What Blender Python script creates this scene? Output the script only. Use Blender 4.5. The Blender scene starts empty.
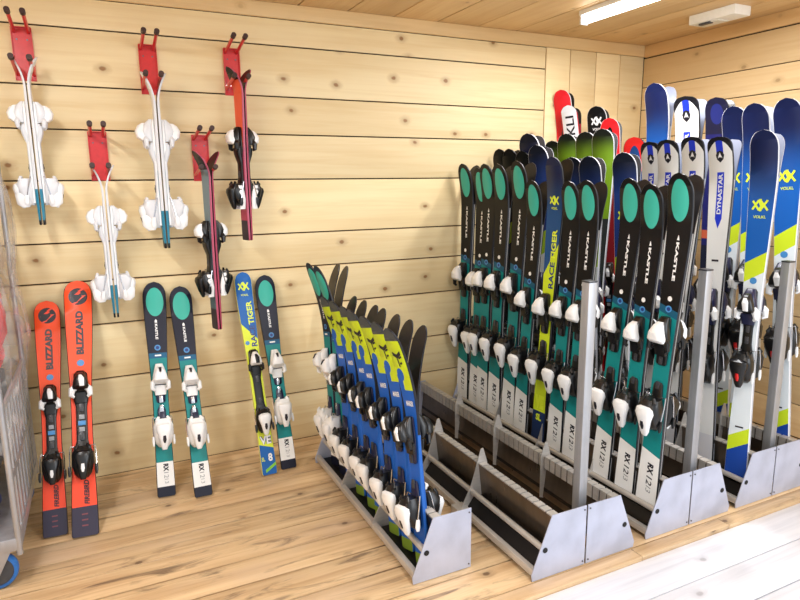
import bpy, bmesh, math, random
from mathutils import Vector, Matrix
random.seed(7)
SC = bpy.context.scene
COL = SC.collection
PI = math.pi

# ------------------------------------------------------------------ objects
def empty(name, loc=(0, 0, 0)):
    o = bpy.data.objects.new(name, None); COL.objects.link(o)
    o.location = loc; o.empty_display_size = .05
    return o
def tag(o, label=None, cat=None, group=None, kind=None):
    if label: o['label'] = label
    if cat: o['category'] = cat
    if group: o['group'] = group
    if kind: o['kind'] = kind
    return o
def link(name, me, parent=None):
    o = bpy.data.objects.new(name, me); COL.objects.link(o)
    if parent is not None: o.parent = parent
    return o
def finish(bm, name, mats, smooth=True, ang=38):
    bmesh.ops.recalc_face_normals(bm, faces=bm.faces)
    me = bpy.data.meshes.new(name); bm.to_mesh(me); bm.free()
    for m in (mats if isinstance(mats, (list, tuple)) else [mats]): me.materials.append(m)
    if smooth:
        for p in me.polygons: p.use_smooth = True
        me.set_sharp_from_angle(angle=math.radians(ang))
    return me
def box(bm, x0, x1, y0, y1, z0, z1, bev=0, mat=0):
    g = bmesh.ops.create_cube(bm, size=1)
    for v in g['verts']:
        v.co = Vector((x0 + (v.co.x + .5) * (x1 - x0), y0 + (v.co.y + .5) * (y1 - y0), z0 + (v.co.z + .5) * (z1 - z0)))
    fs = list({f for v in g['verts'] for f in v.link_faces})
    if bev:
        es = list({e for v in g['verts'] for e in v.link_edges})
        r = bmesh.ops.bevel(bm, geom=es, offset=bev, segments=2, affect='EDGES', profile=.6)
        fs = r['faces'] + [f for f in fs if f.is_valid]
    for f in fs: f.material_index = mat
def tube(bm, pts, r, n=8, mat=0, caps=True):
    pts = [Vector(p) for p in pts]
    rr = r if isinstance(r, (list, tuple)) else [r] * len(pts)
    rings = []
    up = None
    for i, p in enumerate(pts):
        d = (pts[min(i + 1, len(pts) - 1)] - pts[max(i - 1, 0)]).normalized()
        if up is None:
            a = Vector((0, 0, 1)) if abs(d.z) < .9 else Vector((1, 0, 0))
            up = (a - a.dot(d) * d).normalized()
        else:
            up = (up - up.dot(d) * d).normalized()
        s = d.cross(up)
        rings.append([bm.verts.new(p + rr[i] * (math.cos(2 * PI * k / n) * up + math.sin(2 * PI * k / n) * s)) for k in range(n)])
    for a, b in zip(rings, rings[1:]):
        for k in range(n):
            f = bm.faces.new((a[k], a[(k + 1) % n], b[(k + 1) % n], b[k])); f.material_index = mat
    if caps:
        for rg in (rings[0], rings[-1]):
            f = bm.faces.new(rg); f.material_index = mat
def loft(bm, secs, n=16, pw=3.0, mat=0):
    """secs: (z, cx, h0, h1, halfwidth); stands on the surface towards -y"""
    rings = []
    for (z, cx, h0, h1, hw) in secs:
        rg = []
        for k in range(n):
            t = 2 * PI * (k + .5) / n; c, s = math.cos(t), math.sin(t)
            x = cx + hw * math.copysign(abs(c) ** (2 / pw), c)
            y = -((h0 + h1) / 2 + (h1 - h0) / 2 * math.copysign(abs(s) ** (2 / pw), s))
            rg.append(bm.verts.new((x, y, z)))
        rings.append(rg)
    for a, b in zip(rings, rings[1:]):
        for k in range(n):
            f = bm.faces.new((a[k], a[(k + 1) % n], b[(k + 1) % n], b[k])); f.material_index = mat
    for rg in (rings[0], rings[-1]):
        f = bm.faces.new(rg); f.material_index = mat
def extrude_poly(bm, pts, axis, a0, a1, mat=0):
    """pts 2D; axis 'y': pts are (x,z), extruded y a0..a1; axis 'z': (x,y); axis 'x': (y,z)"""
    def P(p, a):
        return {'y': (p[0], a, p[1]), 'z': (p[0], p[1], a), 'x': (a, p[0], p[1])}[axis]
    A = [bm.verts.new(P(p, a0)) for p in pts]; B = [bm.verts.new(P(p, a1)) for p in pts]
    fs = [bm.faces.new(A), bm.faces.new(B[::-1])]
    for i in range(len(pts)):
        j = (i + 1) % len(pts); fs.append(bm.faces.new((A[i], B[i], B[j], A[j])))
    for f in fs: f.material_index = mat

# ------------------------------------------------------------------ shader building
class S:
    def __init__(s, nt, k): s.nt, s.k = nt, k
    def _m(s, op, o, swap=False):
        n = s.nt.nodes.new('ShaderNodeMath'); n.operation = op
        a, b = (o, s) if swap else (s, o)
        for i, v in enumerate((a, b)):
            if v is None: continue
            if isinstance(v, S): s.nt.links.new(v.k, n.inputs[i])
            else: n.inputs[i].default_value = v
        return S(s.nt, n.outputs[0])
    def __add__(s, o): return s._m('ADD', o)
    def __radd__(s, o): return s._m('ADD', o)
    def __sub__(s, o): return s._m('SUBTRACT', o)
    def __rsub__(s, o): return s._m('SUBTRACT', o, True)
    def __mul__(s, o): return s._m('MULTIPLY', o)
    def __rmul__(s, o): return s._m('MULTIPLY', o)
    def __truediv__(s, o): return s._m('DIVIDE', o)
    def gt(s, o): return s._m('GREATER_THAN', o)
    def lt(s, o): return s._m('LESS_THAN', o)
    def abs(s): return s._m('ABSOLUTE', None)
    def max(s, o): return s._m('MAXIMUM', o)
    def min(s, o): return s._m('MINIMUM', o)
    def step(s, a, b):
        n = s.nt.nodes.new('ShaderNodeMapRange'); n.interpolation_type = 'SMOOTHSTEP'
        s.nt.links.new(s.k, n.inputs[0]); n.inputs[1].default_value = a; n.inputs[2].default_value = b
        return S(s.nt, n.outputs[0])
def mixc(nt, fac, a, b):
    n = nt.nodes.new('ShaderNodeMix'); n.data_type = 'RGBA'
    if isinstance(fac, S): nt.links.new(fac.k, n.inputs[0])
    else: n.inputs[0].default_value = fac
    for i, c in ((6, a), (7, b)):
        if isinstance(c, tuple): n.inputs[i].default_value = (*c[:3], 1)
        else: nt.links.new(c, n.inputs[i])
    return n.outputs[2]
def lin(r, g, b):
    f = lambda c: ((c / 255 + .055) / 1.055) ** 2.4 if c > 10 else c / 255 / 12.92
    return (f(r), f(g), f(b))
def base_mat(name):
    m = bpy.data.materials.new(name); m.use_nodes = True
    nt = m.node_tree
    return m, nt, nt.nodes['Principled BSDF']
_M = {}
def plain(name, col, rough=.5, metal=0, coat=0, noise=.06, spec=.5):
    if name in _M: return _M[name]
    m, nt, b = base_mat(name)
    tc = nt.nodes.new('ShaderNodeTexCoord'); nz = nt.nodes.new('ShaderNodeTexNoise')
    nz.inputs['Scale'].default_value = 35; nz.inputs['Detail'].default_value = 3
    nt.links.new(tc.outputs['Object'], nz.inputs['Vector'])
    f = S(nt, nz.outputs[0])
    c2 = tuple(max(0, c * (1 - noise * 4)) for c in col)
    nt.links.new(mixc(nt, f.step(.35, .75), col, c2), b.inputs['Base Color'])
    r = f * (noise * 2) + (rough - noise)
    nt.links.new(r.k, b.inputs['Roughness'])
    b.inputs['Metallic'].default_value = metal; b.inputs['Coat Weight'].default_value = coat
    b.inputs['Specular IOR Level'].default_value = spec
    _M[name] = m; return m
def design(name, fn, rough=.4, coat=.0):
    """fn(nt, U metres across, P 0..1 along) -> colour"""
    m, nt, b = base_mat(name)
    uv = nt.nodes.new('ShaderNodeUVMap'); uv.uv_map = 'along'
    sp = nt.nodes.new('ShaderNodeSeparateXYZ'); nt.links.new(uv.outputs[0], sp.inputs[0])
    c = fn(nt, S(nt, sp.outputs[0]), S(nt, sp.outputs[1]))
    if isinstance(c, tuple): b.inputs['Base Color'].default_value = (*c, 1)
    else: nt.links.new(c, b.inputs['Base Color'])
    b.inputs['Roughness'].default_value = rough; b.inputs['Coat Weight'].default_value = coat
    b.inputs['Coat Roughness'].default_value = .08; b.inputs['Specular IOR Level'].default_value = .32
    return m

def wood(name, light, mid, knot, grain_axis='x', rough=.55, dirt=0, gloss=.4, knots=1.0, per=.22, scale=1.0, contrast=.6):
    m, nt, b = base_mat(name)
    tc = nt.nodes.new('ShaderNodeTexCoord'); geo = nt.nodes.new('ShaderNodeNewGeometry')
    rnd = S(nt, geo.outputs['Random Per Island'])
    sep = nt.nodes.new('ShaderNodeSeparateXYZ'); nt.links.new(tc.outputs['Object'], sep.inputs[0])
    ax = {'x': (0, 1, 2), 'y': (1, 0, 2), 'z': (2, 0, 1)}[grain_axis]
    L, A, B = (S(nt, sep.outputs[i]) for i in ax)
    def vec(l, a, c):
        n = nt.nodes.new('ShaderNodeCombineXYZ')
        for i, v in enumerate((l, a, c)):
            if isinstance(v, S): nt.links.new(v.k, n.inputs[i])
            else: n.inputs[i].default_value = v
        return n.outputs[0]
    off = rnd * 37.0
    def noise(v, sc, det=4, ro=.5, dist=0):
        n = nt.nodes.new('ShaderNodeTexNoise'); nt.links.new(v, n.inputs['Vector'])
        n.inputs['Scale'].default_value = sc; n.inputs['Detail'].default_value = det
        n.inputs['Roughness'].default_value = ro; n.inputs['Distortion'].default_value = dist
        return S(nt, n.outputs[0])
    # knots
    vo = nt.nodes.new('ShaderNodeTexVoronoi'); vo.feature = 'F1'; vo.voronoi_dimensions = '2D'
    nt.links.new(vec(L * (3.0 * scale) + off, (A + B) * (4.2 * scale) + off, 0.0), vo.inputs['Vector'])
    vo.inputs['Scale'].default_value = 1; vo.inputs['Randomness'].default_value = 1
    d = S(nt, vo.outputs['Distance'])
    wob = noise(vec(L * 30, A * 30, B * 30), 1, 2)
    kd = d + (wob - .5) * .05
    gate = nt.nodes.new('ShaderNodeSeparateColor'); nt.links.new(vo.outputs['Color'], gate.inputs[0]); ok = S(nt, gate.outputs[0]).lt(.42)
    kn = (1 - kd.step(.025, .060)) * ok
    halo = (1 - kd.step(.04, .17)) * ok
    warpL = halo * .6
    g1 = noise(vec(L * 1.1 + off, (A + warpL * .03) * 26 + off, B * 26), 1, 5, .6, .6)
    g2 = noise(vec(L * 3.5 + off, (A + warpL * .02) * 150, B * 150), 1, 3, .6)
    broad = noise(vec(L * .7 + off, A * 4 + off * 2, B * 4), 1, 3, .5)
    c = mixc(nt, g1.step(.35, .78) * contrast, light, mid)
    c = mixc(nt, (g2.step(.5, .8)) * .3 * contrast, c, mid)
    c = mixc(nt, broad.step(.42, .75) * .5, c, mid)
    tint = nt.nodes.new('ShaderNodeHueSaturation')
    nt.links.new((rnd * per + (1 - per * .6)).k, tint.inputs['Value'])
    nt.links.new(c, tint.inputs['Color']); c = tint.outputs[0]
    if dirt:
        dn = noise(vec(L * 2.2 + off, A * 12 + off, B * 12), 1, 6, .65, 1.2)
        c = mixc(nt, dn.step(.52, .74) * dirt, c, lin(110, 88, 68))
        dn2 = noise(vec(L * 1.2 + off, A * 3 + off, B * 3), 1, 4, .6)
        c = mixc(nt, dn2.step(.5, .7) * dirt * .55, c, lin(205, 178, 150))
    c = mixc(nt, halo * .28 * knots, c, knot)
    c = mixc(nt, kn * .75 * knots, c, knot)
    nt.links.new(c, b.inputs['Base Color'])
    nt.links.new((g1 * .25 + (rough - .12)).k, b.inputs['Roughness'])
    b.inputs['Specular IOR Level'].default_value = gloss
    bp = nt.nodes.new('ShaderNodeBump'); bp.inputs['Strength'].default_value = .12; bp.inputs['Distance'].default_value = .004
    nt.links.new(g2.k, bp.inputs['Height']); nt.links.new(bp.outputs[0], b.inputs['Normal'])
    return m

# ------------------------------------------------------------------ materials
M_wall = wood('pine_wall', lin(240, 220, 174), lin(222, 192, 138), lin(138, 94, 50), 'x', .5, knots=1.15)
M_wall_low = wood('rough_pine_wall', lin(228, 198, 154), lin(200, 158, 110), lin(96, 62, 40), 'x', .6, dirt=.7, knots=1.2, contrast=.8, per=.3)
M_wallv = wood('pine_upright_board', lin(238, 210, 160), lin(222, 188, 132), lin(150, 104, 58), 'z', .5, knots=.6)
M_wallr = wood('pine_side_wall', lin(240, 212, 164), lin(222, 186, 132), lin(140, 98, 56), 'y', .5, knots=.6)
M_ceil = wood('pine_ceiling', lin(232, 198, 146), lin(212, 170, 114), lin(140, 92, 50), 'y', .5, knots=.5)
M_trimx = wood('pine_trim', lin(236, 204, 150), lin(216, 178, 120), lin(150, 104, 58), 'x', .5, knots=.3)
M_trimy = wood('pine_trim_side', lin(226, 190, 136), lin(208, 166, 110), lin(150, 104, 58), 'y', .5, knots=.3)
M_floor = wood('pine_floor', lin(222, 192, 150), lin(178, 141, 100), lin(84, 56, 38), 'x', .40, dirt=1.0, gloss=.5, per=.24, contrast=.9)
M_floorw = wood('whitewashed_floor', lin(224, 224, 229), lin(200, 201, 208), lin(120, 114, 116), 'x', .34, gloss=.5, knots=.6, per=.08, contrast=1)
M_gap = plain('dark_gap', lin(40, 27, 20), .9)
def steel(name, col, rough, axis_scale=(3, 3, 60), metal=.85):
    m, nt, b = base_mat(name)
    tc = nt.nodes.new('ShaderNodeTexCoord'); mp = nt.nodes.new('ShaderNodeMapping'); nt.links.new(tc.outputs['Object'], mp.inputs[0])
    mp.inputs['Scale'].default_value = axis_scale
    n = nt.nodes.new('ShaderNodeTexNoise'); nt.links.new(mp.outputs[0], n.inputs['Vector']); n.inputs['Scale'].default_value = 2; n.inputs['Detail'].default_value = 5
    n2 = nt.nodes.new('ShaderNodeTexNoise'); nt.links.new(tc.outputs['Object'], n2.inputs['Vector']); n2.inputs['Scale'].default_value = 9; n2.inputs['Detail'].default_value = 4
    f = S(nt, n.outputs[0]); f2 = S(nt, n2.outputs[0])
    c = mixc(nt, f.step(.3, .7) * .5 + f2.step(.4, .7) * .4, col, tuple(c * .78 for c in col))
    nt.links.new(c, b.inputs['Base Color']); b.inputs['Metallic'].default_value = metal
    nt.links.new((f * .16 + (rough - .08)).k, b.inputs['Roughness'])
    return m
M_plate = steel('galvanised_plate', lin(196, 201, 220), .5, (4, 4, 4), .35)
M_rail = steel('galvanised_rail', lin(204, 199, 193), .42, (3, 3, 60), .4)
M_panel = steel('worn_sheet_steel', lin(132, 120, 108), .3, (4, 20, 4), .95)
M_tray = steel('shade_toned_steel', lin(54, 50, 48), .45, (4, 20, 4))  # tray steel toned dark to carry the shade under the rod
M_post = steel('galvanised_post', lin(176, 177, 181), .42, (30, 30, 2), .5)
M_dark = plain('black_hole', lin(16, 16, 18), .7)
M_screw = plain('screw_steel', lin(110, 110, 115), .35, .9)
W_ = plain('white_plastic', lin(240, 240, 240), .32, noise=.01)
W_SHADE = plain('shaded_white_plastic', lin(214, 216, 220), .35, noise=.01)  # white binding plastic with shading put into its colour as grey
K_ = plain('black_plastic', lin(13, 13, 15), .3, noise=.01)
N_ = plain('navy_plastic', lin(24, 28, 62), .3, noise=.01)
CH = plain('chrome', lin(200, 200, 205), .18, .95, noise=.02)
GR = plain('dark_grey_plastic', lin(60, 60, 64), .35, noise=.02)
RD = plain('red_plastic', lin(215, 30, 30), .35, noise=.01)
BL = plain('blue_sticker', lin(70, 140, 200), .4, noise=.02)
BLD = plain('deep_blue_print', lin(24, 52, 120), .35, noise=.01)
YE = plain('yellow_print', lin(222, 240, 50), .35, noise=.01)
RE = plain('orange_red_print', lin(240, 72, 42), .35, noise=.01)
DK = plain('dark_print', lin(28, 26, 36), .35, noise=.01)
GY = plain('grey_print', lin(150, 152, 156), .4, noise=.01)
PK = plain('pink_print', lin(200, 60, 90), .35, noise=.01)

# ------------------------------------------------------------------ ski designs
teal = lin(20, 132, 132); tealL = lin(62, 178, 160); black = lin(11, 11, 14); white = lin(236, 236, 234); navy = lin(24, 26, 44)
def ell(U, P, p0, rp, ru): 
    a = (P - p0) / rp; b = U / ru
    return (a * a + b * b).lt(1)
def d_kastle(nt, U, P):
    c = mixc(nt, (P + U * .2).gt(.615), teal, black)
    c = mixc(nt, (P + U * .2).gt(.600) * (P + U * .2).lt(.622), c, lin(22, 84, 112))
    c = mixc(nt, (P + U * .2).lt(.175), c, white)
    return mixc(nt, ell(U, P, .925, .058, .041), c, tealL)
def d_kastle_kid(nt, U, P):
    c = mixc(nt, P.gt(.66), teal, navy)
    c = mixc(nt, P.gt(.635) * P.lt(.66), c, lin(20, 92, 130))
    c = mixc(nt, P.lt(.155), c, white); c = mixc(nt, P.lt(.045), c, navy)
    return mixc(nt, ell(U, P, .905, .068, .044), c, tealL)
def d_blizzard(nt, U, P):
    c = mixc(nt, P.gt(.5), lin(240, 76, 46), lin(246, 84, 40)); return mixc(nt, P.lt(.105), c, lin(52, 48, 66))
def d_race(nt, U, P):
    blue = lin(28, 100, 178); yel = lin(222, 238, 62)
    c = mixc(nt, (P + U * 1.0).gt(.70), yel, blue)
    c = mixc(nt, (P + U * .3).lt(.135), c, blue)
    c = mixc(nt, (P - U * .5).gt(.02) * (P - U * .5).lt(.035) * U.gt(-.02), c, lin(130, 200, 70))
    return c
def d_race_long(nt, U, P):
    blue = lin(24, 74, 128); yel = lin(206, 226, 44)
    c = mixc(nt, (P + U * -1.2).gt(.66), yel, blue)
    c = mixc(nt, P.step(.80, .95), c, lin(20, 30, 66))
    return mixc(nt, P.lt(.12), c, lin(30, 50, 90))
def d_volkl(nt, U, P):
    c = mixc(nt, P.step(.76, .94), lin(20, 92, 176), lin(18, 28, 72))
    q = P - U * .35
    c = mixc(nt, q.lt(.655), c, lin(204, 224, 40)); c = mixc(nt, q.lt(.60), c, lin(226, 234, 238))
    c = mixc(nt, q.lt(.145), c, lin(204, 228, 40)); return mixc(nt, q.lt(.10), c, lin(26, 70, 160))
def d_dyna(nt, U, P):
    c = lin(232, 232, 230); blue = lin(36, 60, 205)
    c = mixc(nt, P.lt(2), c, c)
    au = U.abs()
    band = au.lt(.0175)
    c = mixc(nt, band * P.gt(.955), c, blue)
    c = mixc(nt, (au - (P - .735) * .6).lt(0) * band * P.lt(.90), c, blue)
    c = mixc(nt, (P + au * au * 9).gt(.9895), c, lin(24, 24, 30))
    return mixc(nt, P.lt(.1), c, lin(215, 215, 220))
def d_navy(nt, U, P):
    c = mixc(nt, P.step(.86, .985), lin(28, 54, 124), lin(20, 24, 40)); q = P - U * .4
    c = mixc(nt, q.lt(.68), c, lin(150, 180, 40)); c = mixc(nt, q.lt(.6), c, lin(200, 204, 206)); return c
def d_green(nt, U, P):
    c = mixc(nt, P.step(.915, .985), lin(110, 146, 30), lin(28, 32, 26)); return mixc(nt, P.lt(.7), c, lin(40, 44, 44))
def d_blackv(nt, U, P):
    c = mixc(nt, (P - U * .4).lt(.72), black, lin(120, 140, 36)); return mixc(nt, (P - U * .4).lt(.64), c, lin(40, 42, 50))
def d_red(nt, U, P):
    c = mixc(nt, (U.abs() - (.93 - P) * .3).lt(0) * P.lt(.95), lin(222, 34, 44), lin(34, 22, 26)); return mixc(nt, U.lt(-.02), c, lin(222, 34, 44))
def d_red_arch(nt, U, P):
    r = lin(226, 34, 40); c = mixc(nt, ell(U, P, .88, .09, .030), r, black)
    return mixc(nt, P.lt(.88) * U.abs().lt(.030), c, lin(120, 20, 28))
def d_redblue(nt, U, P):
    r = lin(220, 40, 36); c = mixc(nt, ell(U, P, .885, .085, .040), r, lin(30, 66, 120)); return mixc(nt, P.lt(.88) * U.gt(-.038), c, lin(30, 66, 120))
def d_white(nt, U, P):
    return mixc(nt, U.abs().gt(.05), lin(226, 226, 230), lin(200, 40, 50))
def d_darkblue(nt, U, P):
    c = mixc(nt, P.gt(.90), lin(28, 30, 92), lin(24, 24, 52)); c = mixc(nt, ell(U, P, .955, .028, .034), c, lin(34, 42, 110))
    c = mixc(nt, P.gt(.60) * P.lt(.625), c, lin(190, 90, 60)); return mixc(nt, P.lt(.58), c, lin(24, 28, 50))
def d_marker(nt, U, P):
    blue = lin(28, 92, 186); yel = lin(196, 216, 40)
    c = mixc(nt, P.gt(.735), blue, yel)
    step = (U.lt(-.012) * P.lt(.80)).max(ell(U + .018, P, .80, .028, .024))
    c = mixc(nt, step, c, blue)
    c = mixc(nt, P.gt(.945), c, lin(70, 74, 76))
    return mixc(nt, P.lt(.05), c, lin(120, 146, 50))
def d_tealkid(nt, U, P):
    c = mixc(nt, P.gt(.45), lin(28, 134, 160), lin(225, 228, 230)); return mixc(nt, P.lt(.04), c, black)
def d_pinkkid(nt, U, P):
    c = mixc(nt, P.gt(.55), lin(178, 66, 92), lin(230, 92, 60)); c = mixc(nt, P.gt(.93), c, black); return mixc(nt, P.lt(.12), c, lin(60, 50, 60))
def d_greykid(nt, U, P):
    c = mixc(nt, P.gt(.55), lin(90, 110, 118), lin(120, 140, 150)); c = mixc(nt, P.gt(.90), c, lin(46, 46, 50)); return mixc(nt, P.lt(.12), c, lin(60, 50, 60))

sideK = plain('dark_sidewall', lin(24, 26, 34), .3, noise=.01); sideW = plain('pale_sidewall', lin(214, 216, 222), .3, noise=.01)
sideY = plain('yellow_sidewall', lin(220, 214, 110), .3, noise=.01); sideP = plain('pink_sidewall', lin(176, 74, 100), .3, noise=.01)
sideT = plain('teal_sidewall', lin(60, 120, 136), .3, noise=.01); sideB = plain('blue_sidewall', lin(40, 96, 176), .3, noise=.01)
def base_design(name, tipc, bodyc, p=.8):
    return design(name, lambda nt, U, P: mixc(nt, P.gt(p), bodyc, tipc), .35, .2)
baseK = base_design('ski_base_white_body', lin(40, 38, 40), lin(206, 206, 206), .84)
baseD = base_design('ski_base_dark', lin(30, 26, 26), lin(26, 26, 28))
baseL = base_design('ski_base_pale', lin(128, 134, 152), lin(190, 193, 202), .88)
baseG = base_design('ski_base_grey', lin(60, 60, 64), lin(120, 120, 126), .86)

# kind: L, tail width, waist, tip width, curl height, curl start, exponent, tip length, tip power
KIND = {
 'kastle':     dict(L=1.56, w=(.112, .086, .122), curl=(.055, .80, 2.2), tip=(.085, 2.0), top=design('top_black_teal', d_kastle), side=sideK, base=baseK, toe=.548, heel=.300, bs='rental'),
 'kastle_kid': dict(L=1.13, w=(.090, .080, .118), curl=(.030, .82, 2.2), tip=(.075, 2.1), top=design('top_navy_teal', d_kastle_kid), side=sideK, base=baseK, toe=.545, heel=.285, bs='white'),
 'blizzard':   dict(L=1.17, w=(.106, .086, .122), curl=(.028, .84, 2.2), tip=(.07, 2.3), top=design('top_orange_red', d_blizzard), side=sideK, base=baseD, toe=.565, heel=.262, bs='black'),
 'race':       dict(L=1.155, w=(.086, .074, .100), curl=(.028, .84, 2.2), tip=(.06, 2.2), top=design('top_yellow_blue', d_race), side=sideY, base=baseG, toe=.555, heel=.255, bs='mixed'),
 'race_long':  dict(L=1.62, w=(.100, .080, .118), curl=(.055, .80, 2.2), tip=(.075, 2.1), top=design('top_navy_yellow', d_race_long), side=sideK, base=baseD, toe=.50, heel=.285, bs='rental'),
 'volkl':      dict(L=1.80, w=(.112, .084, .130), curl=(.065, .84, 2.2), tip=(.085, 2.2), top=design('top_blue_white', d_volkl), side=sideW, base=baseL, toe=.525, heel=.34, bs='navy'),
 'dynastar':   dict(L=1.70, w=(.112, .084, .128), curl=(.055, .84, 2.2), tip=(.055, 2.6), top=design('top_white_blue', d_dyna), side=sideK, base=baseL, toe=.51, heel=.31, bs='navy'),
 'navy':       dict(L=1.65, w=(.108, .082, .130), curl=(.06, .82, 2.2), tip=(.085, 2.1), top=design('top_navy', d_navy), side=sideW, base=baseG, toe=.49, heel=.26, bs='navy'),
 'green':      dict(L=1.79, w=(.110, .084, .136), curl=(.06, .84, 2.2), tip=(.085, 2.2), top=design('top_green_black', d_green), side=sideW, base=baseG, toe=.47, heel=.25, bs='navy'),
 'black':      dict(L=1.70, w=(.104, .080, .120), curl=(.06, .82, 2.2), tip=(.09, 2.0), top=design('top_black', d_blackv), side=sideK, base=baseD, toe=.49, heel=.26, bs='black'),
 'blackw':     dict(L=1.96, w=(.104, .080, .130), curl=(.06, .86, 2.2), tip=(.085, 2.3), top=design('top_black_white_emblem', lambda nt, U, P: mixc(nt, P.gt(.6), lin(60, 62, 66), black)), side=sideW, base=baseD, toe=.49, heel=.26, bs='black'),
 'red':        dict(L=2.0, w=(.104, .080, .118), curl=(.06, .86, 2.2), tip=(.075, 2.2), top=design('top_red_black', d_red), side=sideW, base=baseD, toe=.46, heel=.25, bs='black'),
 'redarch':    dict(L=1.85, w=(.104, .080, .124), curl=(.06, .86, 2.2), tip=(.08, 2.2), top=design('top_red_arch', d_red_arch), side=sideW, base=baseG, toe=.46, heel=.25, bs='black'),
 'redblue':    dict(L=1.72, w=(.104, .080, .130), curl=(.05, .86, 2.2), tip=(.075, 2.2), top=design('top_red_rim_blue', d_redblue), side=sideK, base=baseG, toe=.46, heel=.25, bs='navy'),
 'whiteski':   dict(L=1.95, w=(.104, .080, .118), curl=(.06, .86, 2.2), tip=(.075, 2.2), top=design('top_white_red', d_white), side=sideK, base=base_design('ski_base_red', lin(34, 26, 28), lin(190, 50, 70), .94), toe=.46, heel=.25, bs='black'),
 'darkblue':   dict(L=1.90, w=(.112, .084, .128), curl=(.05, .86, 2.2), tip=(.075, 2.4), top=design('top_dark_blue', d_darkblue), side=sideK, base=baseD, toe=.46, heel=.25, bs='navy'),
 'marker':     dict(L=1.00, w=(.088, .078, .104), curl=(.102, .58, 1.9), tip=(.075, 2.0), top=design('top_blue_yellow', d_marker), side=design('side_blue_black', lambda nt, U, P: mixc(nt, P.gt(.55), lin(36, 96, 180), lin(26, 26, 34))), base=baseD, toe=.56, heel=.225, bs='rack'),
 'tealtip':    dict(L=1.15, w=(.088, .074, .096), curl=(.10, .6, 2.1), tip=(.09, 2.0), top=None, side=sideK, base=baseD, toe=.52, heel=.22, bs='white'),
 'hang_white': dict(L=.78, w=(.072, .066, .088), curl=(.045, .82, 1.9), tip=(.06, 2.0), top=design('top_teal_white', d_tealkid), side=design('side_teal_white', lambda nt, U, P: mixc(nt, P.gt(.22), mixc(nt, P.lt(.03), lin(40, 120, 146), lin(20, 22, 26)), lin(216, 218, 222))), base=baseG, toe=.66, heel=.20, bs='whitebig'),
 'hang_pink':  dict(L=.93, w=(.078, .070, .096), curl=(.06, .86, 1.8), tip=(.06, 2.0), top=design('top_pink_orange', d_pinkkid), side=sideP, base=baseD, toe=.60, heel=.27, bs='hangblack'),
 'hang_grey':  dict(L=1.0, w=(.078, .070, .096), curl=(.065, .86, 1.8), tip=(.06, 2.0), top=design('top_grey_pink', d_greykid), side=sideP, base=baseD, toe=.56, heel=.27, bs='hangblack'),
}
KIND['tealtip']['top'] = KIND['kastle_kid']['top']

def prof(k, s):
    L = k['L']; wt, ww, wp = k['w']; a, s0, e = k['curl']; tl, pw = k['tip']
    t = .012 if s < L * .6 else .012 - .004 * (s / L - .6) / .4
    if s < .15 * L: t = .009 + .003 * s / (.15 * L)
    c = a * ((s / L - s0) / (1 - s0)) ** e if s / L > s0 else 0
    p = s / L; sh = 1 - tl / L
    ss = lambda x: x * x * (3 - 2 * x)
    if p < .42: w = wt + (ww - wt) * ss(p / .42)
    elif p < sh: w = ww + (wp - ww) * ss((p - .42) / (sh - .42))
    else: w = wp * max(0, 1 - ((p - sh) / (1 - sh)) ** pw) ** (1 / pw)
    if s < .012: w *= .86 + .14 * math.sqrt(max(0, 1 - (1 - s / .012) ** 2))
    return max(w / 2, .004), c, t
def body_mesh(kn):
    k = KIND[kn]; L = k['L']; bm = bmesh.new(); uvl = bm.loops.layers.uv.new('along')
    sl = [0, .004, .012]; n = 34
    sl += [.012 + (L - k['tip'][0] - .012) * (i + 1) / n for i in range(n)]
    m = 16; sl += [L - k['tip'][0] * math.cos(PI / 2 * (i + 1) / m) if i < m - 1 else L for i in range(m)]
    rings = []
    for s in sl:
        w, c, t = prof(k, s); ch = min(.003, w * .4)
        rings.append([bm.verts.new(v) for v in ((-w, -c, s), (-w, -c - t * .6, s), (-w + ch, -c - t, s), (0, -c - t * 1.06, s), (w - ch, -c - t, s), (w, -c - t * .6, s), (w, -c, s))])
    mi = [1, 1, 0, 0, 1, 1, 2]
    def face(vs, i):
        f = bm.faces.new(vs); f.material_index = i
        for lp in f.loops: lp[uvl].uv = (lp.vert.co.x, lp.vert.co.z / L)
    for a, b in zip(rings, rings[1:]):
        for i in range(7):
            j = (i + 1) % 7; face((a[i], a[j], b[j], b[i]), mi[i])
    face(rings[0], 1); face(rings[-1], 1)
    return finish(bm, 'ski_body', [k['top'], k['side'], k['base']], ang=50)
# ---- marks laid on the top of a ski
_T = {}
def text_geo(txt, bold=.0, shear=0.0):
    key = (txt, bold, shear)
    if key in _T: return _T[key]
    cu = bpy.data.curves.new('t', 'FONT'); cu.body = txt; cu.size = 1; cu.offset = bold; cu.shear = shear; cu.resolution_u = 3
    o = bpy.data.objects.new('t', cu); COL.objects.link(o)
    dg = bpy.context.evaluated_depsgraph_get(); dg.update()
    me = bpy.data.meshes.new_from_object(o.evaluated_get(dg))
    vs = [v.co.copy() for v in me.vertices]; fs = [tuple(p.vertices) for p in me.polygons]
    x0 = min(v.x for v in vs); x1 = max(v.x for v in vs); y0 = min(v.y for v in vs); y1 = max(v.y for v in vs)
    vs = [((v.x - x0), (v.y - (y0 + y1) / 2)) for v in vs]
    bpy.data.objects.remove(o); bpy.data.meshes.remove(me); bpy.data.curves.remove(cu)
    _T[key] = (vs, fs, x1 - x0, y1 - y0); return _T[key]
def top_y(k, z):
    w, c, t = prof(k, max(0, min(k['L'] - .001, z))); return -(c + t * 1.06)
def lay(bm, k, verts, faces, eps=.0009, mat=0):
    vs = [bm.verts.new((x, top_y(k, z) - eps, z)) for x, z in verts]
    for f in faces:
        try: q = bm.faces.new([vs[i] for i in f]); q.material_index = mat
        except ValueError: pass
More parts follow.
